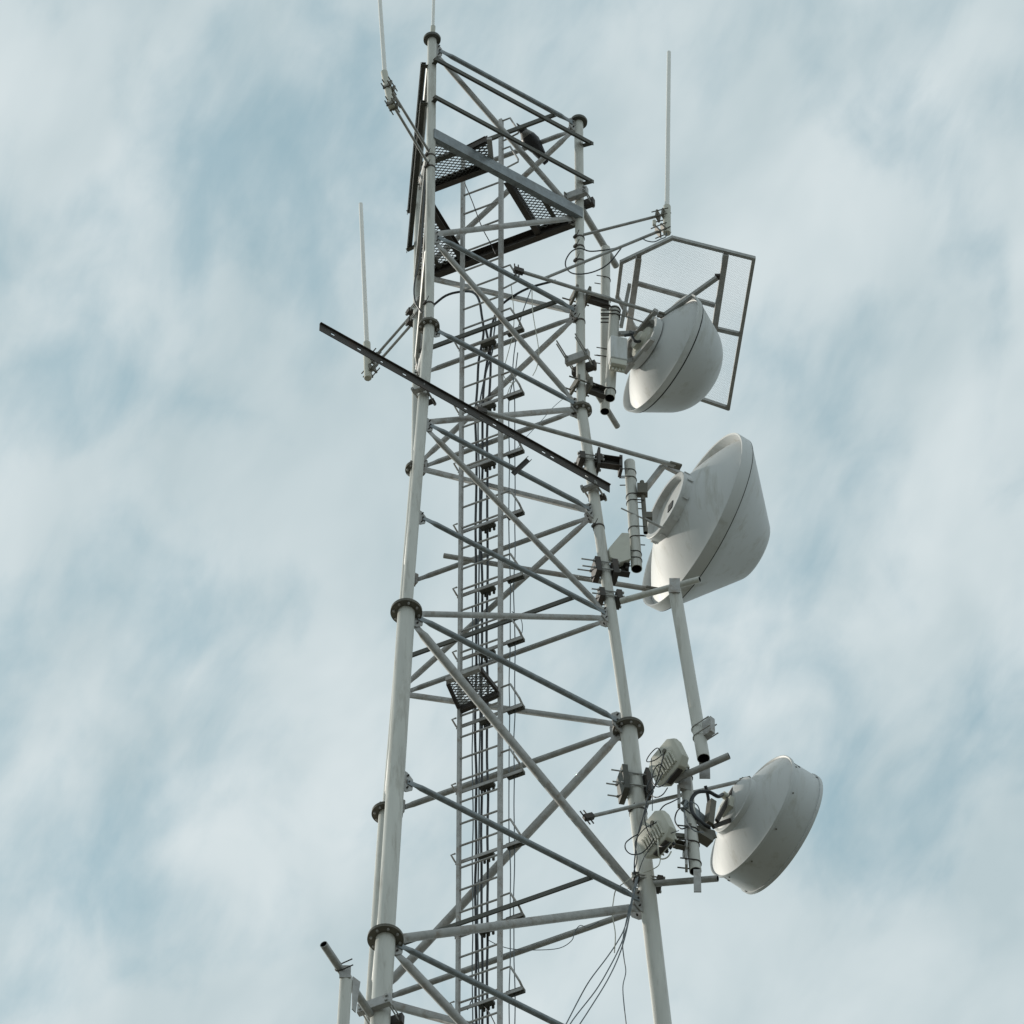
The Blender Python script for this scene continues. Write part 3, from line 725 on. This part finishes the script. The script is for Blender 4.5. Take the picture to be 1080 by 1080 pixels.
# dish 3 carriers
b = MB(); b.channel(pY(722, 846, Y4-.08), pY(750, 870, Y4+.12), .10, .06, .008, Z, -NAB); b.build('mount_arm', 'blue', t3)
b = MB(); b.channel(pY(728, 872, Y4-.06), pY(755, 880, Y4+.12), .09, .06, .008, Z, -NAB); b.box(pY(749, 858, Y4+.05), D3*.03, u3*.17, w3*.04); b.box(pY(742, 884, Y4+.05), D3*.08, u3*.03, w3*.05); b.build('mount_bracket', 'flange', t3, .003)
b = MB(); b.bar(pY(756, 866, Y4+.1), hub3-D3*.05+u3*.25, .025, .04, Z); b.bar(pY(752, 872, Y4+.1), hub3-D3*.04-u3*.22, .03, .04, Z); b.build('mount_strut', 'dark', t3)
b = MB(); b.path([hub3-D3*.17+u3*.05, pY(757, 840, Y4+.05), pY(747, 835, Y4), pY(735, 836, Y4-.05), pY(729, 845, Y4-.06), pY(731, 858, Y4-.06), pY(741, 868, Y4-.02), pY(749, 873, Y4+.02)], .018, 9, 5); b.path([pY(744, 829, Y4+.02), pY(747, 842, Y4+.08), pY(748, 858, Y4+.1)], .016, 8); b.build('waveguide', 'cable', t3)
brace_strut(F('AB', 619, 862, .05), pY(785, 823, hub3.y-.05), .019, 'grey strut from the lower diagonal to the lowest drum dish')

# ------------------------------------------------------------------ two white panel radio units on the lower pipe
def panel_unit(cx, cy, Y, label, tilt):
    c = pY(cx, cy, Y); t = thing('radio_unit', c, label, 'radio unit', 'radio units')
    f = V((-.62, -.52, -.45+tilt)).normalized()               # front direction, away to the left
    _, u, w = frame(f, V((-.35, 0, 1)).normalized())
    b = MB(); H = .20
    ring0 = [(-1, -.62), (-.62, -1), (.62, -1), (1, -.62), (1, .62), (.62, 1), (-.62, 1), (-1, .62)]
    rr = [[b.bm.verts.new(c+f*d_+u*(x*H*k)+w*(y*H*k)) for x, y in ring0] for d_, k in ((-.06, .80), (-.045, .93), (.02, 1.0), (.05, .98), (.062, .9))]
    b.skin(rr); b.build('housing', 'cream', t, .006)
    b = MB()
    for i in range(7): b.box(c-f*.09+w*(-.10+i*.033), w*.005, u*.12, f*.0305)
    b.build('cooling_fins', 'cream', t)
    b = MB()
    for i in range(8): b.box(c+f*.068-u*.06+w*(-.115+i*.033), w*.007, u*.085, f*.018)
    b.build('front_ribs', 'cream', t)
    b = MB(); b.box(c+f*.02-u*.205, w*.09, u*.008, f*.03); b.build('lower_bracket', 'dark', t)
    b = MB(); b.tube(c+f*.055+u*.09-w*.05, c+f*.075+u*.09-w*.05, .022, n=14); b.build('vent_cap', 'flange', t)
    b = MB(); b.tube(c-f*.10, c-f*.19, .05, n=18); b.build('rear_hub', 'flange', t)
    b = MB(); e = pY(724, cy+14, Y4-.02); b.channel(c-f*.17-u*.05, e, .07, .05, .008, Z, NAB); b.bar(c-f*.16+u*.10, e+Z*.16, .03, .05, Z); b.build('mount_arm', 'flange', t)
    b = MB(); d_, uu, ww = frame(e-c); b.lathe(e-V((.02, 0, 0)), V((1, .2, 0)), [(0, .04), (0, .085), (.016, .085), (.016, .04)], 20, (False, False)); b.build('pivot_plate', 'galv2', t)
    b = MB()
    for i in range(3): b.tube(c-f*.06-u*(.10)+w*(-.06+i*.05), c-f*.11-u*.15+w*(-.06+i*.05), .014, n=8)
    b.build('connector', 'cable', t)
panel_unit(706, 805, Y4-.15, 'cream panel radio unit tilted beneath the leaning pole, upper of the pair', .28)
panel_unit(693, 881, Y4-.18, 'cream panel radio unit tangled in wires against the right leg, lower of the pair', .30)

# ------------------------------------------------------------------ loose cables round the lower right leg
def loop(pts, r, m, label, dY=-.2, group='loose wires on the lower right leg', Y=None):
    Y = Y if Y is not None else B860.y
    return cable('loose_wire', [pY(x, y, Y+dY-.05*math.sin(i*1.7)) for i, (x, y) in enumerate(pts)], r, m, label, group, 'wire', 6, 5)
loop([(699, 800), (694, 789), (686, 795), (682, 803), (690, 802), (698, 796), (702, 788), (707, 785), (712, 787)], .005, 'cable', 'black wire looped behind the upper cream radio unit', -.42)
loop([(701, 792), (697, 808), (693, 822), (688, 834), (683, 842), (680, 856), (676, 868), (672, 884), (670, 900), (669, 915), (671, 926)], .006, 'cable', 'black wire dropping from the upper radio unit to the lowest collar', -.46)
loop([(699, 815), (692, 828), (684, 838), (681, 850), (678, 862), (674, 878), (667, 883), (660, 889), (660, 896), (666, 901), (676, 900), (684, 893), (690, 884)], .006, 'cable', 'black wire making a wide loop left of the right leg', -.5)
loop([(704, 831), (699, 838), (692, 841), (686, 838), (682, 832), (686, 822), (692, 818)], .006, 'cable', 'black wire drooping in a short arc under the upper radio unit', -.44)
loop([(668, 921), (672, 905), (670, 888), (680, 874), (691, 868), (698, 862), (703, 858), (699, 864), (694, 866)], .005, 'cable', 'black wire wound up to the front of the lower radio unit', -.52)
loop([(673, 921), (679, 905), (687, 893), (694, 884), (704, 880), (716, 876)], .004, 'cable', 'thin black wire slanting across the lower radio unit face', -.55)
loop([(694, 882), (694, 893), (695, 903), (698, 906), (704, 904), (708, 898)], .007, 'cord', 'pale wire drooping under the lower radio unit', -.5)
loop([(697, 902), (695, 912), (688, 917), (680, 920), (674, 921)], .005, 'cord', 'pale wire curving from the lower radio unit to the lowest collar', -.45)
loop([(687, 800), (688, 830), (688, 845), (688, 855)], .004, 'cablegrey', 'straight grey wire hanging beside the right leg', -.4)
loop([(671, 925), (668, 940), (660, 975), (652, 992), (640, 1010), (622, 1034), (610, 1055), (596, 1082), (585, 1100)], .006, 'cablegrey', 'dark wire sweeping down from the lowest gusset, nearest the ladder', -.2)
loop([(672, 925), (668, 945), (661, 978), (654, 998), (643, 1020), (628, 1045), (604, 1076), (590, 1100)], .006, 'cablegrey', 'dark wire sweeping down from the lowest gusset, middle of three', -.22)
loop([(673, 925), (667, 950), (660, 985), (652, 1010), (640, 1035), (622, 1064), (605, 1090)], .006, 'cablegrey', 'dark wire sweeping down from the lowest gusset, outer of three', -.24)
loop([(664, 955), (657, 990), (658, 1010), (660, 1025), (657, 1040), (658, 1058), (661, 1085)], .005, 'cablegrey', 'single dark wire hanging almost straight below the lowest gusset', -.18)
loop([(672, 922), (660, 930), (650, 938), (647, 950), (646, 965), (649, 985), (648, 1005)], .005, 'cord', 'pale wire hanging in a bend from the lowest collar', -.2)

GB = 'worm clamp bands on the legs and poles'
def band(l, y, label):
    p = legy(l, y); d = (leg(l, p.z+.3)-leg(l, p.z-.3)).normalized(); r = legr(p.z)
    b = MB(); b.lathe(p, d, [(-.010, r+.001), (-.010, r+.005), (.010, r+.005), (.010, r+.001)], 24, (False, False))
    _, u, w = frame(d, V((-.8, -.6, 0))); b.box(p+u*(r+.012), d*.014, w*.022, u*.01)
    b.tube(p+u*(r+.01)+w*.02, p+u*(r+.03)+w*.09, .004, n=6)
    tag(b.build('band_clamp', 'dark'), label, 'band clamp', GB)
for l, y, lab in (('B', 252, 'thin black band on the right leg at the whip antenna arm'), ('B', 262, 'thin black band on the right leg just below the whip antenna arm'), ('B', 277, 'thin black band on the right leg inside the looped lead'),
                  ('B', 340, 'thin black band on the right leg left of the pale boxy radio unit'), ('B', 557, 'thin black band on the right leg by the pale bracket plate'), ('B', 858, 'thin black band on the right leg between the two cream radio units'),
                  ('A', 166, 'thin black band on the near left leg at the upper antenna arm'), ('A', 178, 'thin black band on the near left leg at the lower antenna arm'), ('A', 322, 'thin black band on the near left leg above its upper flange')):
    band(l, y, lab)
collar('C', 325, V((.85, .53, 0)), .07, 'small clamp on the far left leg at the upper arm of the left whip antenna', hh=.03, rods=.03)
collar('C', 336, V((.85, .53, 0)), .07, 'small clamp on the far left leg at the lower arm of the left whip antenna', hh=.03, rods=.03)
loop([(702, 812), (696, 806), (690, 812), (688, 824), (694, 830), (702, 826), (708, 818)], .005, 'cable', 'black wire curled in front of the upper radio unit', -.5)
loop([(716, 842), (708, 846), (700, 850), (694, 858), (690, 866), (686, 872)], .006, 'cable', 'black wire running from the lower pipe to the lower radio unit', -.45)
loop([(728, 858), (720, 852), (714, 856), (712, 866), (718, 874), (726, 872)], .007, 'cable', 'black jumper lead looped on the lower dish pipe', -.42)
loop([(739, 862), (736, 850), (728, 846), (722, 852), (724, 866), (732, 876), (742, 878)], .006, 'cablegrey', 'grey jumper lead looped beside the lowest dish bracket', -.40)
loop([(684, 848), (680, 862), (683, 876), (690, 889), (700, 893), (708, 888)], .005, 'cable', 'black wire sagging below the lower radio unit', -.52)

# ------------------------------------------------------------------ ice shield above the upper dish
ZS = c1.z+.66
IS = thing('ice_shield', pZ(720, 330, ZS), 'flat framed wire mesh guard roofing the upper dish', 'ice guard')
oc = [pZ(x, y, ZS) for x, y in ((651, 313), (655.5, 276.5), (709, 251), (795, 272.5), (768, 430.5), (705, 409))]
b = MB()
for i in range(6):
    a_, e_ = oc[i], oc[(i+1) % 6]; d_ = (e_-a_).normalized(); b.bar(a_-d_*.012, e_+d_*.012, .035, .04-.0007*i, Z)
b.build('outer_frame', 'galv', IS)
for (x0, y0, x1, y1), w_ in (((671, 271, 660, 350), .06), ((763, 267, 750, 352), .07)):
    b = MB(); P, Q = pZ(x0, y0, ZS-.045), pZ(x1, y1, ZS-.045); b.channel(P, Q, .06, .05, .007, Z, V((1, .1, 0)).normalized()); b.build('support_beam', 'galv2', IS)
for x0, y0, x1, y1 in ((669, 298, 754, 322), (752, 346, 780, 352.5), (665, 345, 720, 362)):
    b = MB(); P, Q = pZ(x0, y0, ZS-.002), pZ(x1, y1, ZS-.002); b.bar(P, Q, .045, .03, Z); b.build('cross_bar', 'galv', IS)
b = MB(); du = (oc[3]-oc[2]).normalized(); dv = V((-du.y, du.x, 0))
grating(b, [p+Z*.026 for p in oc], du, dv, .036, .022, .0006, .0006); b.build('wire_mesh', 'flange', IS)
b = MB(); b.bar(pY(700, 333, hub1.y-.1), pZ(756, 293, ZS-.09), .04, .04, Z); b.build('stay', 'galv', IS)
b = MB(); P = pZ(664, 300, ZS-.1); b.bar(P, pY(655, 345, pipe1Y+.05), .06, .035, V((1, 0, 0))); b.build('support_leg', 'galv2', IS, .003)
b = MB(); Q = pZ(757, 292, ZS-.055); b.box(Q, V((.03, 0, 0)), V((0, .03, 0)), Z*.014); b.build('bolt_plate', 'dark', IS)

# ------------------------------------------------------------------ hooded crow on the rail
p0 = pP(562, 155, leg('B', ZN[-2])+NBC*-.03, NBC)
crow_dir = V((-.55, -.50, .62)).normalized()      # tail to head
KC = 1.25
stations = [(-.25, .006, .024), (-.20, .010, .034), (-.14, .020, .036), (-.09, .040, .045), (-.03, .062, .062), (.03, .072, .070), (.08, .066, .062), (.12, .048, .046), (.145, .036, .036), (.165, .037, .036), (.185, .036, .034), (.205, .026, .024), (.215, .013, .013), (.24, .009, .008), (.262, .002, .002)]
b = MB(); d_, u_, w_ = frame(crow_dir, Z); rings = []; cc = p0+Z*.045+crow_dir*.01
for t_, ru, rw in stations:
    bend = V((-.02, -.03, -.06))*max(0, (t_-.15)*4)
    rings.append(b.ring(cc+d_*t_+bend, u_, w_, ru*KC, rw*KC, 14))
b.skin(rings)
for f_ in b.bm.faces:
    cen = f_.calc_center_median(); t_ = (cen-cc).dot(d_); f_.material_index = 1 if (.06 < t_ < .135) else 0
for sgn in (-1, 1):                               # folded wings
    pts = [(.10, .02), (.02, .05), (-.10, .02), (-.20, 0.0), (-.11, -.015), (.02, -.035), (.09, -.02)]
    f0 = len(b.bm.faces)
    b.poly([cc+d_*x+u_*(.012+y)+w_*(sgn*(.066-abs(x)*.13)) for x, y in pts], w_, .012)
for sgn in (-1, 1):
    b.tube(cc-u_*.045+w_*(.02*sgn), p0+w_*(.02*sgn)+Z*.005, .006, n=6)
    for k in (-.3, .0, .3): b.tube(p0+w_*(.02*sgn)+Z*.031, p0+w_*(.02*sgn+k*.04)+NAB*.03+Z*.031, .0035, n=5)
tag(b.build('crow', ['feather', 'greyfeather']), 'black and grey crow perched on a rail near the top of the tower', 'bird')

# ------------------------------------------------------------------ daylight
SUN = V((-.73, .51, .42)).normalized()
el = math.asin(SUN.z); az = math.atan2(SUN.x, SUN.y)
sl = bpy.data.lights.new('sun', 'SUN'); sl.energy = 2.9; sl.angle = math.radians(.6); sl.color = (1.0, .94, .84)
so = bpy.data.objects.new('sun', sl); C.objects.link(so); so.rotation_euler = (-SUN).to_track_quat('-Z', 'Y').to_euler(); so.location = (0, 0, 120)
w = bpy.data.worlds.new('World'); scene.world = w; w.use_nodes = True
nt = w.node_tree; L = nt.links.new; bg = nt.nodes['Background']; bg.inputs['Strength'].default_value = .1
sky = nt.nodes.new('ShaderNodeTexSky'); sky.sky_type = 'NISHITA'; sky.sun_disc = False; sky.sun_elevation = el; sky.sun_rotation = az % (2*math.pi)
tc = nt.nodes.new('ShaderNodeTexCoord'); sep = nt.nodes.new('ShaderNodeSeparateXYZ'); L(tc.outputs['Generated'], sep.inputs[0])
mz = nt.nodes.new('ShaderNodeMath'); mz.operation = 'MAXIMUM'; mz.inputs[1].default_value = .04; L(sep.outputs['Z'], mz.inputs[0])
dv_ = nt.nodes.new('ShaderNodeVectorMath'); dv_.operation = 'DIVIDE'; cb = nt.nodes.new('ShaderNodeCombineXYZ')
for k in 'XYZ': L(mz.outputs[0], cb.inputs[k])
L(tc.outputs['Generated'], dv_.inputs[0]); L(cb.outputs[0], dv_.inputs[1])       # flat cloud deck coordinates
def cloud_noise(rot, sc, scale, detail, rough, dist, loc=(0, 0, 0)):
    mp = nt.nodes.new('ShaderNodeMapping'); mp.inputs['Rotation'].default_value = (0, 0, rot); L(dv_.outputs[0], mp.inputs['Vector'])
    m2 = nt.nodes.new('ShaderNodeMapping'); L(mp.outputs[0], m2.inputs['Vector']); mp = m2; mp.inputs['Scale'].default_value = (sc[0], sc[1], 1); mp.inputs['Location'].default_value = loc
    n = nt.nodes.new('ShaderNodeTexNoise'); n.inputs['Scale'].default_value = scale; n.inputs['Detail'].default_value = detail; n.inputs['Roughness'].default_value = rough; n.inputs['Distortion'].default_value = dist
    L(mp.outputs[0], n.inputs['Vector']); return n
def math_(op, a, b_):
    m = nt.nodes.new('ShaderNodeMath'); m.operation = op
    for i, x in enumerate((a, b_)):
        if isinstance(x, (int, float)): m.inputs[i].default_value = x
        else: L(x, m.inputs[i])
    return m.outputs[0]
n1 = cloud_noise(-.3, (1.3, .85), 14, 3, .5, .35, (5.4225, 9.7606, 0))
n2 = cloud_noise(-.24, (1.7, .8), 42, 5, .5, .5, (1.6376, 6.7747, 0))
n3 = cloud_noise(-.35, (1.6, .6), 160, 4, .6, .2)
cov = math_('ADD', math_('ADD', math_('MULTIPLY', n1.outputs['Fac'], .59), math_('MULTIPLY', n2.outputs['Fac'], .33)), math_('MULTIPLY', n3.outputs['Fac'], .08))
rp = nt.nodes.new('ShaderNodeValToRGB'); L(cov, rp.inputs['Fac']); cr = rp.color_ramp; cr.interpolation = 'EASE'
cr.elements[0].position = .32; cr.elements[0].color = (0.47,)*3+(1,); cr.elements[1].position = .53; cr.elements[1].color = (1, 1, 1, 1)
n4 = cloud_noise(-.3, (1.5, .8), 24, 4, .5, .3, (9, 4, 0))
r4 = nt.nodes.new('ShaderNodeValToRGB'); L(n4.outputs['Fac'], r4.inputs['Fac'])
r4.color_ramp.elements[0].position = .3; r4.color_ramp.elements[0].color = (4.9, 5.95, 6.3, 1); r4.color_ramp.elements[1].position = .7; r4.color_ramp.elements[1].color = (7.0, 7.75, 7.95, 1)
tint = nt.nodes.new('ShaderNodeMix'); tint.data_type = 'RGBA'; tint.blend_type = 'MULTIPLY'; tint.inputs['Factor'].default_value = 1; L(sky.outputs[0], tint.inputs['A']); tint.inputs['B'].default_value = (1.0, 1.75, 1.42, 1)
mx = nt.nodes.new('ShaderNodeMix'); mx.data_type = 'RGBA'; L(rp.outputs['Color'], mx.inputs['Factor']); L(tint.outputs['Result'], mx.inputs['A']); L(r4.outputs['Color'], mx.inputs['B'])
L(mx.outputs['Result'], bg.inputs['Color'])

vs = scene.view_settings; vs.view_transform = 'Standard'; vs.look = 'None'; vs.exposure = 0; vs.gamma = 1
scene.render.engine = 'CYCLES'
scene.render.resolution_x = scene.render.resolution_y = 1024
